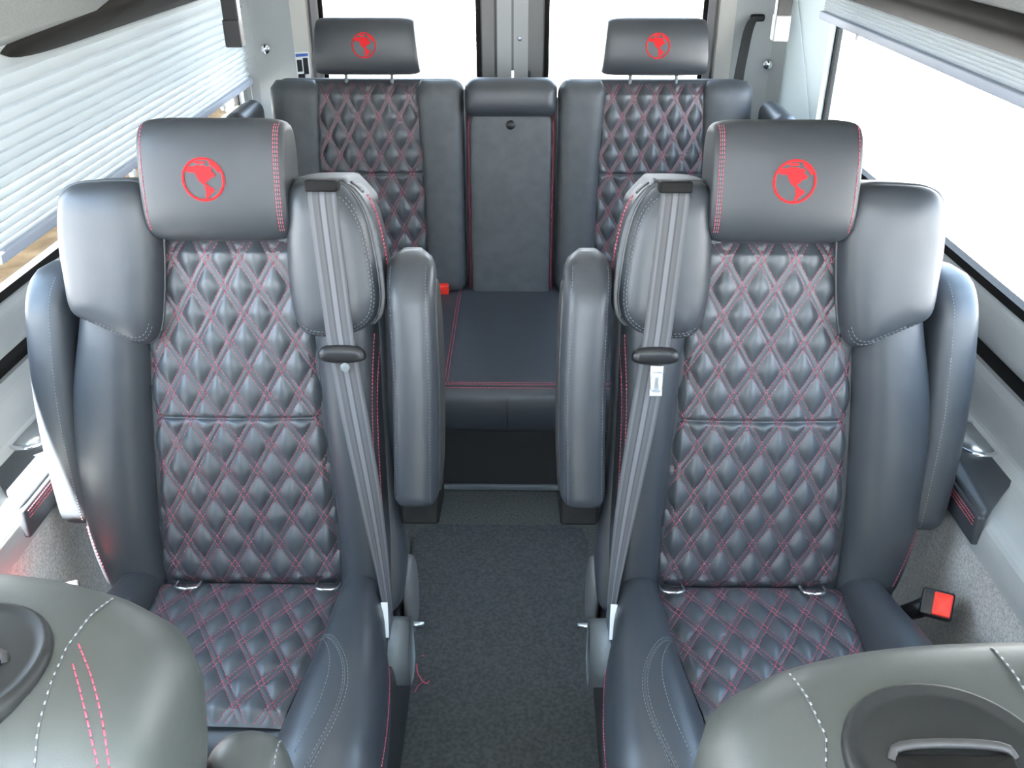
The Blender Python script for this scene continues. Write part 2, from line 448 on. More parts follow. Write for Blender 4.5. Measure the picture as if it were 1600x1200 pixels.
        # gusset behind the wing
        s_ = 1 if nm == 'a' else -1
        G = [(p[0] + (.010 * s_ if abs(p[0]) > .2 else 0), p[1]) for p in O]
        gg = pad(G, A, B, .03, .005, .15, 8, 5, mp=bmap)
        gu = link('wing_gusset', gg, LEA, root)
        if nm == 'a':
            tg = bvh(gg); th = Thread(.0010)
            for w in (-.012, -.020):
                P = []
                for v in np.linspace(.735, .56, 40):
                    o = Vector(bmap(.45, v, w)); h = tg.ray_cast(o, Vector((-1, 0, 0)))
                    if h[0] is not None: P.append(h[0] + Vector((.0006, 0, 0)))
                th.path(P)
            x = link('stitching', th.geo(), RED, gu); x['label'] = 'red double seam stitching'
    # shoulder cap and belt guide on the aisle wing
    cp = pad([(.125, -.118), (.122, .0), (.125, .032), (.15, .040), (.20, .040), (.225, .034), (.252, -.01), (.256, -.10), (.24, -.12)], (.19, -.07), (.19, .0), .754, .013, .012, 4, mp=lambda a, b, w: bmap(a, w - max(0, a - .215) * 1.0, b))
    cap = link('shoulder_cap', cp, CAPL, root)
    sl = fixn(xf(rbox(.162, .214, .052, .0865, .748, .7665, .003), lambda a, b, c: bmap(a, c, b)))
    bgd = link('belt_guide', sl, RUB, root)
    link('guide_button', fixn(xf(rbox(.222, .242, -.012, .014, .752, .762, .004), lambda a, b, c: bmap(a, c - (a - .222) * .9, b))), PLD, bgd)
    # headrest
    hg = headrest_geo(.012, .119, .664, .862, .090, -.015, bmap, 3.0, .0)
    hr = link('headrest', hg, CAPL, root); th_ = bvh(hg)
    th = Thread(.0008)
    for off in (.0, .006): th.path(side_seam(th_, bmap, .012, .104, .672, .862, off))
    th.path(side_seam(th_, bmap, .012, -.110, .672, .86, 0))
    x = link('stitching', th.geo(), RED, hr); x['label'] = 'red headrest seam stitching'
    th = Thread(.0007); th.path(side_seam(th_, bmap, .012, .107, .672, .862, 0)); x = link('stitching', th.geo(), GREYT, hr); x['label'] = 'grey headrest seam stitching'
    emblem(th_, bmap, .004, .768, .0345, hr)
    for du in (-.05, .07): link('headrest_post', tube([bmap(du, .60, .0), bmap(du, .70, .02)], .006, 10), CHR, root)
    # seat belt ribbon with buckle
    path = [(.188, .752, .070, 0), (.188, .748, .078, 0), (.190, .735, .088, 0), (.193, .70, .092, 0), (.201, .60, .094, 0), (.208, .50, .092, 0), (.214, .44, .084, .05), (.226, .34, .082, .2), (.240, .24, .082, .35), (.252, .14, .082, .7), (.262, .04, .08, 1.05), (.266, -.04, .07, 1.3), (.268, -.10, .05, 1.45)]
    pc = chaikin(path, 2, False); P = []; UV = []
    wd = .0235
    Ls = 0; prev = None; rows = []
    for p in pc:
        if prev is not None: Ls += np.linalg.norm(p[:3] - prev[:3])
        prev = p
        row = []
        for j in range(9):
            s_ = (j / 8 * 2 - 1) * wd * (1 if Ls < .40 else 1 - .25 * min(1, (Ls - .40) / .3)); c, sn = math.cos(p[3]), math.sin(p[3])
            row.append(bmap(p[0] + s_ * c, p[1], p[2] + (-s_) * sn * 1.0))
        rows.append((row, Ls))
    V = [q_ for r_, _ in rows for q_ in r_] ; nrow = len(rows)
    V += [(q_[0], q_[1] + .0016, q_[2]) for r_, _ in rows for q_ in r_]
    Fs = []; uv = []; N1 = nrow * 9
    for i in range(nrow - 1):
        for j in range(8):
            a = i * 9 + j; l0, l1 = rows[i][1] * 20, rows[i + 1][1] * 20
            Fs.append((a, a + 1, a + 10, a + 9)); uv.append([(j / 8, l0), ((j + 1) / 8, l0), ((j + 1) / 8, l1), (j / 8, l1)])
            Fs.append((N1 + a + 9, N1 + a + 10, N1 + a + 1, N1 + a)); uv.append([(j / 8, l1), ((j + 1) / 8, l1), ((j + 1) / 8, l0), (j / 8, l0)])
        for j in (0, 8):
            a = i * 9 + j; Fs.append((a, a + 9, N1 + a + 9, N1 + a) if j == 0 else (a + 9, a, N1 + a, N1 + a + 9)); uv.append([(0, 0)] * 4)
    belt = link('seat_belt', (V, Fs), WEB, root, uv=uv); belt['label'] = 'grey striped shoulder belt'
    # buckle bar
    bar = pad([(.168, .462), (.168, .486), (.188, .495), (.236, .493), (.250, .482), (.248, .462)], (.185, .478), (.235, .478), .088, .013, .006, 2.6, mp=bmap)
    bb = link('belt_tongue', bar, PLB, belt)
    if mir < 0:
        tn = rbox(.195, .217, .408, .462, .094, .097, .001); tn = xf(tn, bmap)
        fr = tube([bmap(a, b, .098) for a, b in se(.010, .017, 4, 20, (.206, .434))], .0012, 6, True)
        x = link('metal_tongue', join(fixn(tn), fr), STEEL, belt); x['label'] = 'bright metal buckle tongue'
    else:
        x = link('belt_button', xf(disc((.214, .456, .094), (0, 0, 1), .008, .003), bmap), PLG, belt)
    # armrests folded up beside the back
    for nm, c0, w_, vlo, vhi, wof in (('a', .320, .042, .17, .640, .012), ('o', -.312, .040, .12, .615, -.012)):
        rings = []; n = 40
        for k in range(n + 1):
            x = k / n; v = vlo + (vhi - vlo) * x
            tt = .085 / (vhi - vlo)
            e = 1 - max(0, (x - (1 - tt)) / tt); e = math.sqrt(max(0, 1 - (1 - e) ** 2)) if x > 1 - tt else 1
            e2 = 1 - max(0, (.06 - x) / .06); e2 = math.sqrt(max(0, 1 - (1 - e2) ** 2)) if x < .06 else 1
            bow = .018 * math.sin(math.pi * x)
            f = max(.02, min(e, e2)); fu = .40 + .60 * math.sqrt(1 - (1 - min(1, min(x, 1 - x) / .075)) ** 2)
            cu = c0 + (.008 * math.sin(math.pi * x) * (1 if c0 > 0 else -1))
            shift = -.035 * (1 - e) if x > .5 else 0
            rings.append([bmap(cu + p, v, wof + bow + shift + qq) for p, qq in se(w_ * fu, .062 * max(.35, f), 3.2, 36)])
        g = fixn(loft(rings)); ar = link('armrest', g, LEA, root); ta = bvh(g)
        th = Thread(.0006, .003, .003)
        for du in ((.030, -.031) if nm == 'a' else (.012,)):
            th.path(drape(ta, [(c0 + du, vlo + .02), (c0 + du + .006 * (1 if c0 > 0 else -1), (vlo + vhi) / 2), (c0 + du, vhi - .02)], bmap, .0002))
        x = link('stitching', th.geo(), GREYT, ar); x['label'] = 'grey armrest seam stitching'
        if nm == 'a':
            pl = pad([(.20, -.03), (.19, .04), (.30, .055), (.55, .055), (.60, .03), (.58, -.04), (.30, -.045)], (.3, .0), (.5, .0), .361, .006, .006, 4, mp=lambda a, b, w: bmap(w + .006 * math.sin(math.pi * (a - .17) / .47), a, b))
            link('side_plate', pl, PLD, ar)
            link('armrest_hinge', fixn(xf(rbox(.292, .362, .135, .20, -.085, .040, .006), bmap)), RUB, root)
    # cushion body
    prof = [(-.06, -.19), (-.06, -.01), (-.03, .0), (.30, .0), (.377, -.006), (.405, -.033), (.415, -.09), (.405, -.19)]
    pr = [tuple(p) for p in chaikin(prof, 2)]
    rings = [[cmap(u, p[0], p[1] * s_ - .006) for p in pr] for u, s_ in ((-.235, .9), (-.23, 1), (.23, 1), (.235, .9))]
    cu_ = link('seat_cushion', fixn(loft(rings)), LEA, root)
    hc = lambda v: float(np.interp(v, [0, .18, .36], [.172, .160, .135])) + .006
    cb = lambda a, b: .004 + .010 * (1 - a * a) * math.sin(math.pi * (.15 + .7 * b)) - .012 * max(0, (b - .93) / .07)
    q, s = quilt(hc, .036, .374, .036 + .024, .058, .094, .0065, cb, cmap, .0025, .0, cs=.0048, thr=.00062)
    q = (q[0], [tuple(reversed(f)) for f in q[1]])
    qc = link('quilted_seat_panel', q, LEAQ, root); x = link('stitching', s, RED, qc); x['label'] = 'red double diamond stitching'
    for sg in (1, -1):
        tab = [(-.03, .168, .255), (.12, .165, .262), (.22, .158, .288), (.34, .138, .300), (.44, .125, .302), (.54, .12, .29)]
        rings = []; n = 40
        for k in range(n + 1):
            x = k / n; v = -.02 + .54 * x; i, o_ = smooth_tab(tab, v)
            e = math.sqrt(1 - (1 - min(1, min(x / .08, (1 - x) / .16))) ** 2); e = .12 + .88 * e
            top = .028 + .035 * math.sin(math.pi * min(1, x * 1.05)) ** .8; zc = -.06
            rings.append([cmap((sg * ((o_ + i) / 2 + p * e ** .35)), v, zc + (qq * (top - zc) if qq > 0 else qq * .13) * (e ** .6)) for p, qq in se((o_ - i) / 2, 1, 2.5, 36)])
        g = fixn(loft(rings)); sb = link('cushion_bolster', g, LEA, root); tb_ = bvh(g)
        if sg > 0:
            c1 = curve2([(.165, .205), (.20, .235), (.235, .30), (.24, .37), (.215, .46), (.19, .50)])
            th = Thread(.0007, .004, .003)
            for d in (-.004, .004): th.path(drape(tb_, [(a + d, b) for a, b in c1], cmap, .0004))
            c2 = curve2([(.175, .215), (.21, .29), (.205, .38), (.18, .46)])
            th.path(drape(tb_, c2, cmap, .0004)); x = link('stitching', th.geo(), GREYT, sb); x['label'] = 'grey bolster seam stitching'
            P = drape(tb_, c1, cmap, -.0002); link('piping', tube(P, .0018, 6), PIPE, sb)
            th = Thread(.0008); P = []
            for v in np.linspace(.20, .50, 60):
                h = tb_.ray_cast(Vector(cmap(.5, v, -.04)), Vector((-1, 0, 0)))
                if h[0] is not None: P.append(h[0] + Vector((.0005, 0, 0)))
            th.path(P); x = link('stitching', th.geo(), RED, sb); x['label'] = 'red lower seam stitching'
    # child-seat loops in the crease
    for u in (-.115, .150):
        P = [(u - .022, -.040, .462), (u - .021, -.068, .470), (u + .021, -.068, .470), (u + .022, -.040, .462)]
        link('anchor_loop', tube(curve2(P, 2), .0035, 8), CHR, root)
    # base, skirt, recliner cover, belt anchor
    link('seat_base', fixn(loft([[(a, b, z) for a, b in se(ax, .28, 5, 36, (0, -.12))] for z, ax in ((.0, .25), (.02, .255), (.20, .245), (.26, .225))])), PLD, root)
    sk = [(-.44, .03), (-.46, .12), (-.42, .25), (-.2, .30), (-.02, .32), (.10, .34), (.16, .30), (.17, .18), (.14, .03)]
    link('side_skirt', pad(sk, (-.3, .14), (.05, .16), .262, .012, .012, 4, mp=lambda a, b, w: (w, a, b)), PLD, root)
    link('recliner_cover', pad([(.02, .26), (.03, .40), (.07, .43), (.13, .40), (.14, .30), (.10, .22)], (.08, .30), (.08, .36), .283, .016, .01, 3, mp=lambda a, b, w: (w, a, b)), TRIMD, root)
    link('recliner_pin', tube([(.28, .02, .30), (.318, .02, .30)], .006, 8), STEEL, root)
    an = prism([(-.10, .255), (-.105, .345), (-.06, .385), (-.02, .36), (-.02, .25), (-.06, .235)], 'x', .262, .302)
    link('belt_anchor', an, PLG, root)
    tg_ = fixn(xf(rbox(.255, .268, -.075, .0, .088, .091, .001), lambda a, b, c: bmap(a, b, c)))
    x = link('belt_tag', tg_, WHT, belt); x['label'] = 'white cloth label on the belt'
    # outboard buckle
    nn = Vector((.35, -.62, .70)).normalized(); e1 = Vector((-.86, -.42, .05)); e1 = (e1 - nn * e1.dot(nn)).normalized(); e2 = nn.cross(e1); bc = Vector((-.322, -.110, .485))
    bxf = lambda a, b, c: tuple(bc + e1 * a + e2 * b + nn * c)
    bu = link('buckle', fixn(xf(rbox(-.030, .024, -.025, .025, -.022, .012, .005), bxf)), PLB, root)
    link('release_button', fixn(xf(rbox(-.010, .021, -.021, .021, .006, .0155, .003), bxf)), REDP, bu)
    link('buckle_stalk', tube([(-.27, -.02, .36), (-.295, -.07, .43), (-.312, -.10, .475)], [.014, .016, .018], 10), PLB, root)
    M = 1
    return root
captain_seat('black leather captain seat beside the lowered pleated blind, red diamond stitching', -.475, 1)
captain_seat('black leather captain seat beside the cup holder ledge, red diamond stitching', .475, -1)

# ------------------------------------------------------------------ rear bench
def rmap(u, v, w): return (u, .12 * v - .993 * w, .40 + .993 * v + .12 * w)
def bench():
    root = thing('bench_seat', 'rear black leather bench seat with fold-down middle console and globe headrests', 'seat', (0, 2.84, 0))
    for sg in (-1, 1):
        u0, u1 = (.15, .755)
        O = [(sg * a, b) for a, b in rrp(u0, u1, .01, .70, .045)]
        g = pad(O, (sg * (u0 + .1), .35), (sg * (u1 - .1), .35), -.03, .034, .10, 9, 6, mp=rmap, it=0)
        bk = link('backrest', g, ALC, root)
        cu = sg * .450
        hw = lambda v: float(np.interp(v, [0, .2, .45, .7], [.172, .175, .170, .155]))
        base = lambda a, b: .012 + .012 * (1 - a * a) - .02 * max(0, (b - .95) / .05)
        mp = lambda u, v, w: rmap(u + cu, v, w + .006)
        q, s = quilt(hw, .02, .69, .41, .0655, .118, .011, base, mp, .0032, .0, cs=.0046, seamv=.41, thr=.0009)
        qp = link('quilted_back_panel', q, LEAQ, root); x = link('stitching', s, RED, qp); x['label'] = 'red double diamond stitching'
        for a, b in ((u0 + .004, .290), (.612, u1 + .004)):
            rings = []
            for k in range(31):
                x_ = k / 30; v = .012 + .684 * x_; e = math.sqrt(1 - (1 - min(1, min(x_, 1 - x_) / .06)) ** 2); e = .4 + .6 * e
                aa, bb = (a, b) if a < .3 else (a - (.0), b)
                if a < .3: bb = .450 - hw(v) + .006
                else: aa = .450 + hw(v) - .006
                rings.append([rmap(sg * ((aa + bb) / 2 + p * e ** .3), v, qq) for p, qq in se((bb - aa) / 2, .046 * e, 3, 32)])
            link('back_bolster', fixn(loft(rings)), ALC, root)
        hc = sg * .445
        hg = headrest_geo(hc, .157, .712, .880, .06, -.05, rmap, 2.8, -.05)
        hr = link('headrest', hg, LEA, root)
        global M
        emblem(bvh(hg), rmap, hc, .800, .037, hr)
        for d in (-.072, .072): link('headrest_post', tube([rmap(hc + d, .66, .005), rmap(hc + d, .74, .005)], .0055, 10), PLG, root)
    # middle console: roll, pad
    g = pad(rrp(-.146, .146, .585, .705, .035), (-.1, .645), (.1, .645), .0, .06, .06, 2.6, mp=rmap, it=0)
    link('console_roll', g, LEA, root)
    g = pad(rrp(-.131, .131, -.02, .60, .03), (0, .1), (0, .5), .0, .035, .06, 7, mp=rmap, K=14, it=0)
    cp = link('folding_console', g, ALC, root); tc_ = bvh(g)
    link('latch', xf(disc((0, .565, .034), (0, 0, 1), .014, .012), rmap), PLB, cp)
    th = Thread(.0012, .006, .002)
    for sg in (-1, 1):
        P = [rmap(sg * .134, v, .015) for v in np.linspace(.0, .58, 60)]; th.path(P)
    x = link('stitching', th.geo(), RED, cp); x['label'] = 'red side seam stitching'
    for sg in (-1, 1): link('console_piping', tube([rmap(sg * .137, v, .006) for v in np.linspace(.0, .6, 12)], .004, 6), pm_maroon, cp)
    # cushion
    prof = [(.06, .27), (.06, .42), (-.05, .425), (-.60, .415), (-.675, .41), (-.70, .385), (-.70, .28), (-.66, .262), (-.1, .26)]
    pr = [tuple(p) for p in chaikin(prof, 3)]
    us = np.linspace(-.755, .765, 20)
    rings = [[(u, p[0], p[1]) for p in pr] for u in us]
    g = fixn(loft(rings)); cu_ = link('seat_cushion', g, LEA, root); t = bvh(g)
    zm = lambda u, v, w: (u, -v, w + .3)
    th = Thread(.001, .005, .002)
    for y in (.650, .658, .672): th.path(drape(t, [(-.74, y), (.74, y)], zm, .0006, w1=.5, step=.02))
    for u in (-.176, -.168, .176, .184): th.path(drape(t, [(u, .0), (u, .648)], zm, .0004, w1=.5, step=.02))
    x = link('stitching', th.geo(), RED, cu_); x['label'] = 'red seam stitching'
    link('seam', join(tube(drape(t, [(-.74, .665), (.74, .665)], zm, -.0004, w1=.5, step=.02), .002, 6), tube([(0, -.7, .39), (0, -.702, .33), (0, -.696, .28)], .0016, 6)), PLB, cu_)
    link('buckle', rbox(-.248, -.208, -.06, .0, .42, .455, .006), REDP, root)['label'] = 'red belt buckle'
    link('bench_base', rbox(-.74, .75, -.585, .10, .0, .262, .008), PLD, root)
    link('base_strip', rbox(-.74, .75, -.597, -.583, .004, .022, .004), PLG, root)
    for sg in (-1, 1):
        link('side_armrest', fixn(xf(rbox(.770, .840, -.20, .04, .45, 1.045, .034, 6), lambda a, b, c: (sg * a, b, c))), LEA, root)
pm_maroon = pmat('maroon_piping', (.10, .02, .03), .5)
bench()

# ------------------------------------------------------------------ front-row seats seen from above
def front_seat(label, X, Y, mir, rot, dz=0):
    global M; M = mir
    root = thing('front_seat', label, 'seat', (X, Y, 0), 'front-row seats'); root.rotation_euler = (0, 0, R(rot))
    secs = [(.30, .27, .14, -.12), (.40, .30, .15, -.10), (.70, .262, .135, -.06), (.90, .275, .130, -.02), (1.0, .290, .125, 0), (1.06, .298, .12, .0), (1.10, .295, .112, 0), (1.125, .282, .104, 0), (1.142, .262, .092, 0), (1.152, .238, .075, 0), (1.157, .20, .05, 0), (1.158, .12, .02, 0)]
    rings = []
    for z, a, b, cy in secs: rings.append([(p, q + cy, z + dz) for p, q in se(a, b, 3.4 if z < 1.12 else 3, 64)])
    # refine
    rr = []
    for A, B in zip(rings, rings[1:]):
        for s_ in (0, .5): rr.append([tuple(np.array(p) * (1 - s_) + np.array(q) * s_) for p, q in zip(A, B)])
    rr.append(rings[-1])
    g = fixn(loft(rr)); bk = link('backrest', g, LEAF, root); t = bvh(g)
    zm = lambda u, v, w: (u, v, w + 1.0)
    th = Thread(.0007, .0025, .0045)
    s1 = drape(t, [(.235, .06), (.230, 0), (.238 if mir > 0 else .256, -.085)], zm, .0010, w1=.8); th.path(s1)
    s2 = drape(t, [(.095, .078), (.098, -.08)], zm, .0010, w1=.8); th.path(s2)
    link('stitching', th.geo(), pmat('pale_grey_thread', (.34, .36, .36), .6), bk)['label'] = 'grey dotted seam stitching'
    for P in (s1, s2): link('piping', tube([p - Vector((0, 0, .0006)) for p in P], .0008, 6), PIPE, bk)
    th = Thread(.0007, .0045, .0015)
    for off in (.0, .017):
        th.path(drape(t, curve2([(.236 + off * .2, .004 - off), (.256, -.022 - off), (.274, -.055 - off), (.284, -.10 - off)], 2), zm, .0005, w1=.8))
    if mir > 0: link('stitching', th.geo(), RED, bk)['label'] = 'red double seam stitching'
    # oval belt guide
    oc = (.163, -.022)
    def ov(r, h): return [(oc[0] + a, oc[1] + b, 1.157 + dz + h - .18 * a * 0) for a, b in se(.062 * r, .060 * r, 2.1, 48)]
    gg = fixn(loft([ov(1.0, -.012), ov(1.0, .000), ov(.97, .004), ov(.92, .005), ov(.88, .002), ov(.80, .003)]))
    og = link('belt_guide', gg, pmat('satin_black_plastic', (.016, .018, .019), .45, spec=.3), root)
    link('guide_recess', rbox(oc[0] - .035, oc[0] + .035, oc[1] - .030, oc[1] + .005, 1.155 + dz, 1.1625 + dz, .003), RUB, og)
    link('guide_handle', tube(curve2([(oc[0] - .036, oc[1] + .004, 1.159 + dz), (oc[0] - .032, oc[1] + .010, 1.164 + dz), (oc[0] + .032, oc[1] + .010, 1.164 + dz), (oc[0] + .036, oc[1] + .002, 1.159 + dz)], 2), .0028, 10), PLD, og)
    # armrest
    ar = pad([(.262, .55), (.262, .92), (.275, .97), (.315, .978), (.348, .95), (.35, .55)], (.305, .65), (.305, .9), .0, .06, .06, 3.2, mp=lambda a, b, w: (a, w + .045, b + dz))
    a_ = link('armrest', ar, LEAF, root); ta = bvh(ar)
    th = Thread(.0008, .0035, .003); th.path(drape(ta, [(.33, .09), (.334, .05), (.33, .0)], zm, .0003, w1=.8)); link('stitching', th.geo(), GREYT, a_)['label'] = 'grey armrest seam stitching'
    link('seat_cushion', fixn(loft([[(a, b - .33, z) for a, b in se(ax, .25, 4, 40)] for z, ax in ((.28, .27), (.30, .29), (.42, .29), (.45, .27))])), LEAF, root)
    link('seat_base', rbox(-.22, .22, -.45, -.05, 0, .29, .02), PLD, root)
    M = 1
front_seat('black leather front seat at lower left, its oval belt guide cut by the photo edge', -.500, .445, 1, 0, .012)
front_seat('black leather front seat at lower right, its top showing the whole oval belt guide', .455, .372, -1, 0, .018)

# ------------------------------------------------------------------ floor and mat
def struct(name, g, m, smooth=False): return tag(link(name, g, m, None, smooth), kind='structure')
struct('floor', rbox(-.86, .86, -1.45, 3.40, -.04, 0, .003), CARL)
mo = [(-.262, -.3), (-.262, 2.0), (-.25, 2.05), (-.2, 2.065), (.17, 2.065), (.215, 2.05), (.228, 2.0), (.228, -.3)]
mt = tag(link('floor_mat', prism(mo, 'z', .001, .012), CARP, smooth=False), 'dark grey carpet mat running down the aisle between the seats', 'mat')
P = [(-.205, 1.53, .0145), (-.20, 1.50, .016), (-.193, 1.49, .0145), (-.185, 1.475, .016), (-.176, 1.47, .0145), (-.170, 1.478, .015)]
tag(link('loose_thread', join(tube(curve2(P, 2), .0017, 6), tube(curve2([(-.185, 1.475, .0145), (-.195, 1.462, .017), (-.20, 1.445, .0145)], 2), .001, 6), tube([(-.198, 1.555, .0145), (-.190, 1.556, .016)], .0012, 6)), RED), 'loose red thread lying on the aisle mat beside the left captain seat', 'thread')

# ------------------------------------------------------------------ side walls
def side(sg, nm):
    def solid(P, y0, y1): return prism([(sg * a, b) for a, b in P], 'y', y0, y1)
    struct('wall_' + nm, solid([(.856, .0), (.856, .588), (.90, .588), (.90, 0)], -1.4, 3.38), FAB)
    P1 = chaikin([(.850, .580), (.848, .615), (.856, .650), (.90, .662), (.945, .672), (.958, .69), (.948, .76), (.958, .789)], 2, False)
    P1 = [tuple(p) for p in P1] + [(1.01, .789), (1.01, .56), (.90, .56)]
    struct('trim_%d' % (1 if sg < 0 else 2), solid(P1, -1.4, 3.38), TRIM)
    struct('trim_%d' % (3 if sg < 0 else 4), solid([(.968, .782), (.968, .845), (1.01, .845), (1.01, .782)], -1.4, 3.38), RUB)
    P2 = [tuple(p) for p in chaikin([(.950, .836), (.938, .850), (.940, .90), (.950, .932), (.97, .938)], 2, False)] + [(.972, .936), (1.01, .836)]
    struct('trim_%d' % (5 if sg < 0 else 6), solid(P2, -1.4, 3.38), TRIM)
    ye = 3.22 if sg < 0 else 2.82
    def frame(y0, y1, z0, z1, t=.018):
        return join(solid([(.944, z0), (.944, z0 + .018), (.966, z0 + .018), (.966, z0)], y0, y1), solid([(.944, z1 - t), (.944, z1), (.98, z1), (.98, z1 - t)], y0, y1),
                    solid([(.957, z0), (.957, z1), (.975, z1), (.975, z0)], y0, y0 + t), solid([(.957, z0), (.957, z1), (.975, z1), (.975, z0)], y1 - t, y1))
    k = 0 if sg < 0 else 2
    for i, (a, b, zt) in enumerate(((1.37, ye, 1.545), (-.85, .52, 1.545), (.62, 1.36, 1.66)) if sg < 0 else ((.62, ye, 1.545), (-.85, .52, 1.545))):  # unseen tall left window, heightened so the sun reaches the outer armrest
        w = struct('window_%d' % (k + i + 1 if i < 2 else 6 + (sg > 0)), frame(a, b, .935, zt, .012 if i == 0 else .006), RUB)
        g = solid([(.960, .95), (.960, zt - .01), (.964, zt - .01), (.964, .95)], a + .01, b - .01); o = link('pane', g, GLASS, w, False)
    struct('trim_%d' % (14 + k), solid([(.935, .93), (.935, 1.55), (.98, 1.55), (.98, .93)], .52, .62), TRIM)
    struct('trim_%d' % (15 + k), solid([(.940, .93), (.940, 1.55), (1.01, 1.55), (1.01, .93)], ye, 3.38), TRIMLIT if sg > 0 else TRIM)
    for q_, (a, b) in enumerate(((-.60, .60), (1.36 if sg < 0 else .60, 3.4))): struct('trim_%d' % (18 + k + q_ * 4), solid([(.88, 1.42), (.98, 1.42), (.98, 1.56), (.80, 1.86), (.78, 1.84)], a, b), HEAD)
    if sg < 0: struct('trim_26', solid([(.96, 1.655), (.99, 1.655), (.82, 1.87), (.79, 1.85)], .60, 1.36), HEAD)  # header raised over the unseen tall window to let the sun in
TRIMLIT = pmat('lit_teal_trim', (.55, .62, .61), .55)  # paler than the left panel: daylight on it put into the colour
side(-1, 'left'); side(1, 'right')

# ledges with cup holders
def ledge(sg, label):
    global M; M = sg
    root = thing('cup_holder_ledge', label, 'ledge', (0, 0, 0), 'cup holder ledges on the side walls')
    top = [(.985, 1.395), (.90, 1.32), (.850, 1.262), (.842, 1.27), (.842, 1.32), (.842, 1.8), (.842, 2.4), (.985, 2.5), (.985, 1.8)]
    P = chaikin(top, 2)
    def rg(s, z): 
        c = np.array([.91, 1.9]); return [(c[0] + (p[0] - c[0]) * s, c[1] + (p[1] - c[1]) * (1 - (1 - s) * .12), z) for p in P]
    g = fixn(loft([rg(.96, .640), rg(.99, .650), rg(1.0, .660), rg(.98, .668), rg(.92, .671)]))
    pn = link('ledge_panel', g, LEA, root)
    fl = rbox(.838, .854, 1.262, 2.38, .598, .660, .006)
    link('front_flap', fixn(fl), LEA, root)
    th = Thread(.0008)
    for z in (.650, .643, .636): th.path([(.8374, y, z) for y in np.linspace(1.275, 1.7, 8)])
    link('stitching', th.geo(), RED, pn)
    cx, cy, N = .928, 1.50, 40
    def c(r, z): return [(cx + 1.0 * r * math.cos(2 * math.pi * k / N), cy + 1.25 * r * math.sin(2 * math.pi * k / N), z) for k in range(N)]
    cup = loft([c(.052, .6715), c(.052, .677), c(.049, .6785), c(.044, .677), c(.041, .672), c(.0405, .6722)], False)
    link('cup_rim', fixn((cup[0], cup[1])), CHR, root)
    inner = loft([c(.0445, .6765), c(.041, .6735), c(.038, .6725), c(.030, .672)], True)
    link('cup_well', (inner[0], inner[1]), STEEL, root)
    M = 1
ledge(-1, 'black leather ledge with chrome cup holder below the blind, mostly behind the sunlit armrest')
ledge(1, 'black leather ledge with chrome cup holder on the right wall, below the open window')

# ------------------------------------------------------------------ blinds
def blind(sg, x, y0, y1, z0, z1, n, dep, label, ease):
    root = thing('pleated_blind', label, 'blind', (sg * x, (y0 + y1) / 2, z0), 'pleated window blinds')
    L = y1 - y0; zs = [(k / (2 * n)) ** ease for k in range(2 * n + 1)]
    P = []
    for k in range(2 * n + 1):
        h_ = (z1 - z0) * (zs[min(k + 1, 2 * n)] - zs[min(k + 1, 2 * n) - 1]); d_ = min(dep, 1.25 * h_)
        P.append((sg * (d_ / 2 if k % 2 else -d_ / 2), (z1 - z0) * (1 - zs[k])))
    rows = [[(p[0], y, p[1] + .018) for p in P] for y in (-L / 2, L / 2)]
    V, Fs = grid(rows); g1 = (V, Fs)
    rows = [[(p[0] + sg * .0012, y, p[1] + .018) for p in P] for y in (L / 2, -L / 2)]
    link('pleated_cloth', join(g1, grid(rows)), BLIND, root, False)
    link('bottom_rail', rbox(-.012, .012, -L / 2 - .005, L / 2 + .005, 0, .022, .004), RAIL, root)
    link('top_rail', rbox(-.014, .014, -L / 2 - .005, L / 2 + .005, z1 - z0 + .016, z1 - z0 + .045, .004), RAIL, root)
    for y in (-L / 2 + .28, -L / 2 + .62, L / 2 - .35):
        link('rail_knob', fixn(xf(rbox(-.008, .008, y - .010, y + .010, -.016, .006, .0075), lambda a, b, c: (a - sg * .008, b, c))), RAILK, root)
    return root
RAIL = pmat('grey_blind_rail', (.38, .42, .50), .5); RAILK = pmat('white_plastic', (.75, .74, .72), .5)
blind(-1, .920, 1.53, 3.25, 1.017, 1.365, 15, .032, 'lowered grey-white pleated blind covering the left window', .70)
blind(1, .920, .70, 2.84, 1.283, 1.385, 12, .026, 'raised pleated blind folded into a stack above the open right window', 1)
tag(link('blind_cord', tube([(.935, 3.18, 1.30), (.935, 2.85, .975)], .0016, 6), WHT), 'thin white blind cord slanting down the pale panel behind the right window', 'cord')
tag(link('blind_cord', tube([(-.925, 3.27, 1.03), (-.925, 3.275, .86)], .0016, 6), WHT), 'white blind cord hanging below the rear end of the left blind', 'cord')

# ------------------------------------------------------------------ overhead consoles, ceiling
def overhead(sg, label, ytip, taper, zo):
    rings = []; N = 28
    ys = list(np.linspace(ytip, ytip + taper, 14)) + list(np.linspace(ytip + taper + .1, 3.35, 10))
    for y in ys:
        t = min(1, (y - ytip) / taper); s = max(.01, t) ** .6
        ins = .20 * s
        e = 1 - s
        P = [(.965, 1.360 + zo), (.945, 1.353 + zo), (.94 - ins * .5, 1.372 + zo * (1 - .5 * s)), (.945 - ins, 1.425 - .05 * e + zo * (1 - .6 * s)), (.935 - ins, 1.452 - .07 * e + zo * (1 - .6 * s)), (.955 - ins * .9, 1.466 - .08 * e + zo * e), (.965, 1.470 - .08 * e + zo * e)]
        P = chaikin(P, 2)
        rings.append([(sg * p[0], y, p[1]) for p in P])
    o = link('overhead_trim', fixn(loft(rings)), OVER)
    return tag(o, label, 'trim', 'overhead trims')
OVER = pmat('overhead_black_leather', (.016, .015, .014), .7, spec=.15, bump=[(900, .1, .0004)])
overhead(-1, 'black padded overhead trim ending in a rounded tip above the lowered blind', 1.74, .20, -.03)
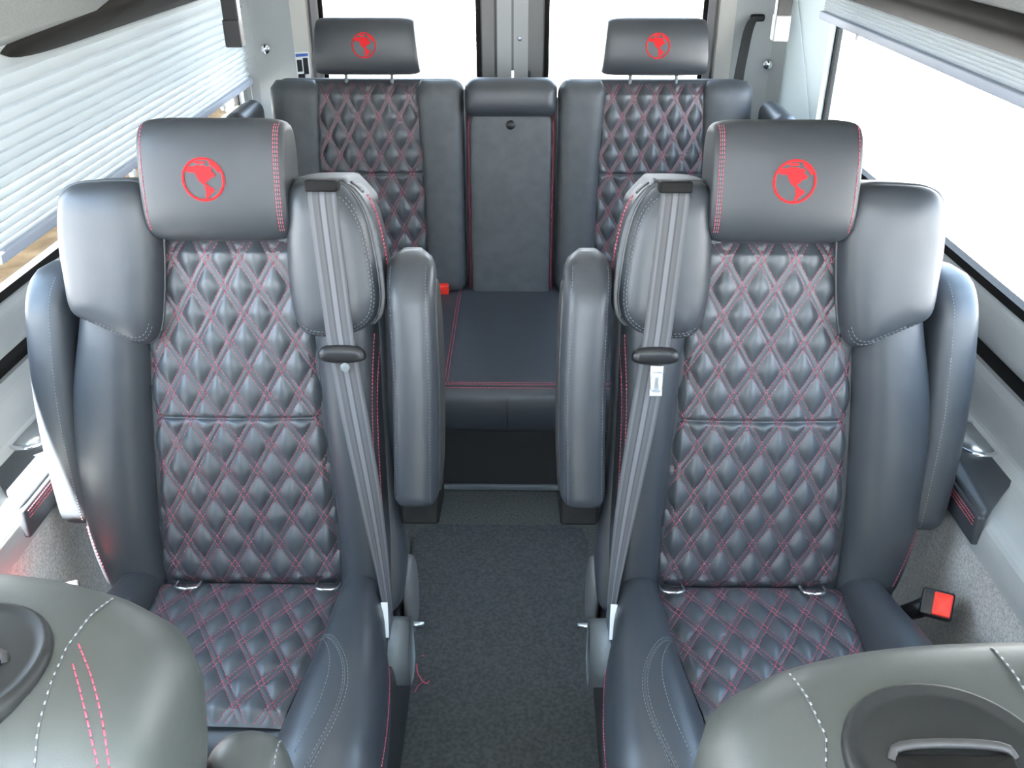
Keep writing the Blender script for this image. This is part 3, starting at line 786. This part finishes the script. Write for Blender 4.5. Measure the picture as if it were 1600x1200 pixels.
overhead(1, 'black padded overhead trim running above the raised blind on the right', 1.0, .3, .004)
for sg, nm in ((-1, 'left'), (1, 'right')):
    P = ([(.97, 1.358), (.93, 1.362), (.79, 1.412), (.75, 1.45), (.66, 1.62), (.50, 1.84), (.9, 1.88)] if sg < 0 else [(.97, 1.40), (.90, 1.405), (.79, 1.440), (.755, 1.465), (.66, 1.62), (.50, 1.84), (.9, 1.88)])
    struct('ceiling_side_%s' % nm, prism([(sg * a, b) for a, b in P], 'y', 1.36 if sg < 0 else .9, 3.38), HEAD)
struct('ceiling', rbox(-.84, .84, -.60, 3.42, 1.84, 1.88, .005), pmat('bounce_headliner', (.62, .63, .63), .9))  # unseen; made pale and extended forward to send more light to the lower seats

# ------------------------------------------------------------------ rear doors and pillars
YR = 3.38
def rear():
    # door panels with window openings built as frames
    for i, sg in enumerate((-1, 1)):
        fr = []
        x0, x1 = .004, .80
        def bx(a, b, z0, z1, y0=YR, y1=YR + .05): return prism([(sg * a, y0), (sg * b, y0), (sg * b, y1), (sg * a, y1)], 'z', z0, z1)
        d = struct('door_%d' % (i + 1), join(bx(x0, .115, .0, 1.84), bx(.69, x1, .0, 1.84), bx(.115, .69, 0, .93), bx(.115, .69, 1.62, 1.84)), TRIMD)
        link('window_seal', join(bx(.113, .130, .93, 1.62, YR - .012, YR), bx(.665, .69, .93, 1.62, YR - .012, YR), bx(.113, .69, .93, .95, YR - .012, YR), bx(.113, .69, 1.60, 1.62, YR - .012, YR)), RUB, d, False)
        link('pane', bx(.12, .685, .935, 1.615, YR + .015, YR + .02), GLASS, d, False)
        link('door_edge', bx(x0, .055, .0, 1.80, YR - .02, YR), TRIMG, d, False)
        link('stile_panel', bx(.065, .108, .4, 1.80, YR - .012, YR), TRIMM, d, False)
    struct('trim_7', prism([(-.020, YR - .004), (.095, YR - .004), (.095, YR - .016), (-.020, YR - .016)], 'z', 1.045, 1.80), TRIMM)
    tag(link('screw', disc((.025, YR - .016, 1.155), (0, -1, 0), .009, .006), STEEL), 'round screw head on the grey strip between the rear windows', 'screw')
TRIMG = pmat('pale_door_edge', (.42, .43, .43), .4); TRIMM = pmat('mid_grey_trim', (.20, .20, .195), .5)
rear()
for sg, nm in ((-1, 'left'), (1, 'right')):
    k = 8 if sg < 0 else 11
    struct('trim_%d' % k, prism([(sg * .715, YR - .05), (sg * .768, YR - .075), (sg * .80, YR), (sg * .70, YR)], 'z', 0, 1.84), BEIGE)
    struct('trim_%d' % (k + 1), prism([(sg * .765, YR - .075), (sg * .90, YR - .085), (sg * .948, YR - .12), (sg * 1.0, YR - .12), (sg * 1.0, YR), (sg * .79, YR)], 'z', 0, 1.84), TRIM)
    struct('trim_%d' % (k + 2), prism([(sg * .68, YR - .03), (sg * .70, YR - .045), (sg * .715, YR - .03), (sg * .70, YR - .001), (sg * .68, YR - .001)], 'z', 0, 1.84), TRIMD)
# chrome knobs on the rear pillars
for x, y, z, lb in ((.893, 3.29, 1.082, 'round chrome knob on the grey pillar beside the hanging belt'), (-.862, 3.29, 1.130, 'small chrome fitting on the grey pillar beside the end of the pleated blind')):
    tag(link('knob', disc((x, y, z), (-x * .3, -1, 0), .016, .022), CHR), lb, 'knob')
# hanging belt at right rear, with its slot
g = []
Pb = [(.830, 3.295, 1.232), (.805, 3.275, 1.235), (.785, 3.25, 1.20), (.772, 3.22, 1.14), (.752, 3.17, 1.05), (.745, 3.12, .98), (.742, 3.10, .92)]
rows = [[(p[0] - .004, p[1] - .014, p[2]), (p[0] + .034, p[1] + .006, p[2] + .004)] for p in chaikin(Pb, 2, False)]
b2 = [[(a[0], a[1] + .002, a[2]) for a in reversed(r_)] for r_ in rows]
hb = thing('shoulder_belt', 'dark belt hanging from a slot in the right rear pillar down behind the bench', 'belt', (0, 0, 0))
link('webbing', join(grid(rows), grid(b2)), PLD, hb, True)
link('belt_slot', rbox(.812, .862, 3.283, 3.302, 1.220, 1.244, .008), PLB, hb)
# brackets below the overhead trim
for x, y, z0, z1, lb, m_ in ((-.738, 2.55, 1.245, 1.41, 'black plastic bracket hanging over the left blind near the bench', PLD), (.775, 2.75, 1.235, 1.41, 'two-tone bracket hanging at the right rear beside the window', TRIM)):
    r_ = thing('belt_bracket', lb, 'bracket', (x, y, z0), 'belt brackets')
    link('bracket_body', rbox(-.022, .022, -.02, .02, 0, .07, .004), m_, r_, False)
    link('bracket_arm', rbox(-.020, .022, -.016, .016, .065, z1 - z0 + .02, .004), PLB, r_, False)
# sticker on the left rear pillar
stk = thing('sticker', 'small white, black and blue sticker on the left rear pillar', 'sticker', (-.742, YR - .0665, 1.06))
def sp_(x0, x1, z0, z1, d): return fixn(xf(rbox(x0, x1, -.0015 - d, .0005 - d, z0, z1, .0006), lambda a, b, c: (a, b + a * .45, c)))
link('sticker_sheet', sp_(-.022, .022, -.055, .055, 0), WHT, stk, False)
for a in ((-.018, -.002, -.01, .03), (.002, .018, -.02, .035), (-.018, .004, -.035, -.018)): link('printed_block', sp_(*a, .001), PLB, stk, False)
link('printed_band', sp_(-.020, .020, .040, .050, .001), pmat('blue_print', (.05, .12, .4), .5), stk, False)

# ------------------------------------------------------------------ front of the van, behind the camera
struct('wall_front', rbox(-.98, .98, -1.5, -1.42, 0, .95, .01), BEIGE)  # unseen front wall, made pale as low fill for the seats
tag(link('dashboard', rbox(-.90, .90, -1.41, -1.02, .55, .93, .05), BEIGE, None), 'pale dashboard added unseen behind the camera to bounce daylight onto the seats', 'dashboard')  # added out of view, pale so it reflects daylight onto the lower seats
w = struct('window_5', join(prism([(-1.45, .95), (-1.40, .95), (-.60, 1.84), (-.60, 1.88)], 'x', -.98, -.92), prism([(-1.45, .95), (-1.40, .95), (-.60, 1.84), (-.60, 1.88)], 'x', .92, .98)), TRIMD)
link('pane', prism([(-1.43, .95), (-1.425, .95), (-.60, 1.855), (-.60, 1.86)], 'x', -.93, .93), GLASS, w, False)

# ------------------------------------------------------------------ outside
struct('ground', rbox(-40, 40, -40, 60, -.75, -.65, .01), GRD)
tag(link('verge', rbox(-3.55, -2.85, -8, 13, -.66, -.63, .01), KERB), 'tan strip of verge outside beyond the left window', 'verge')
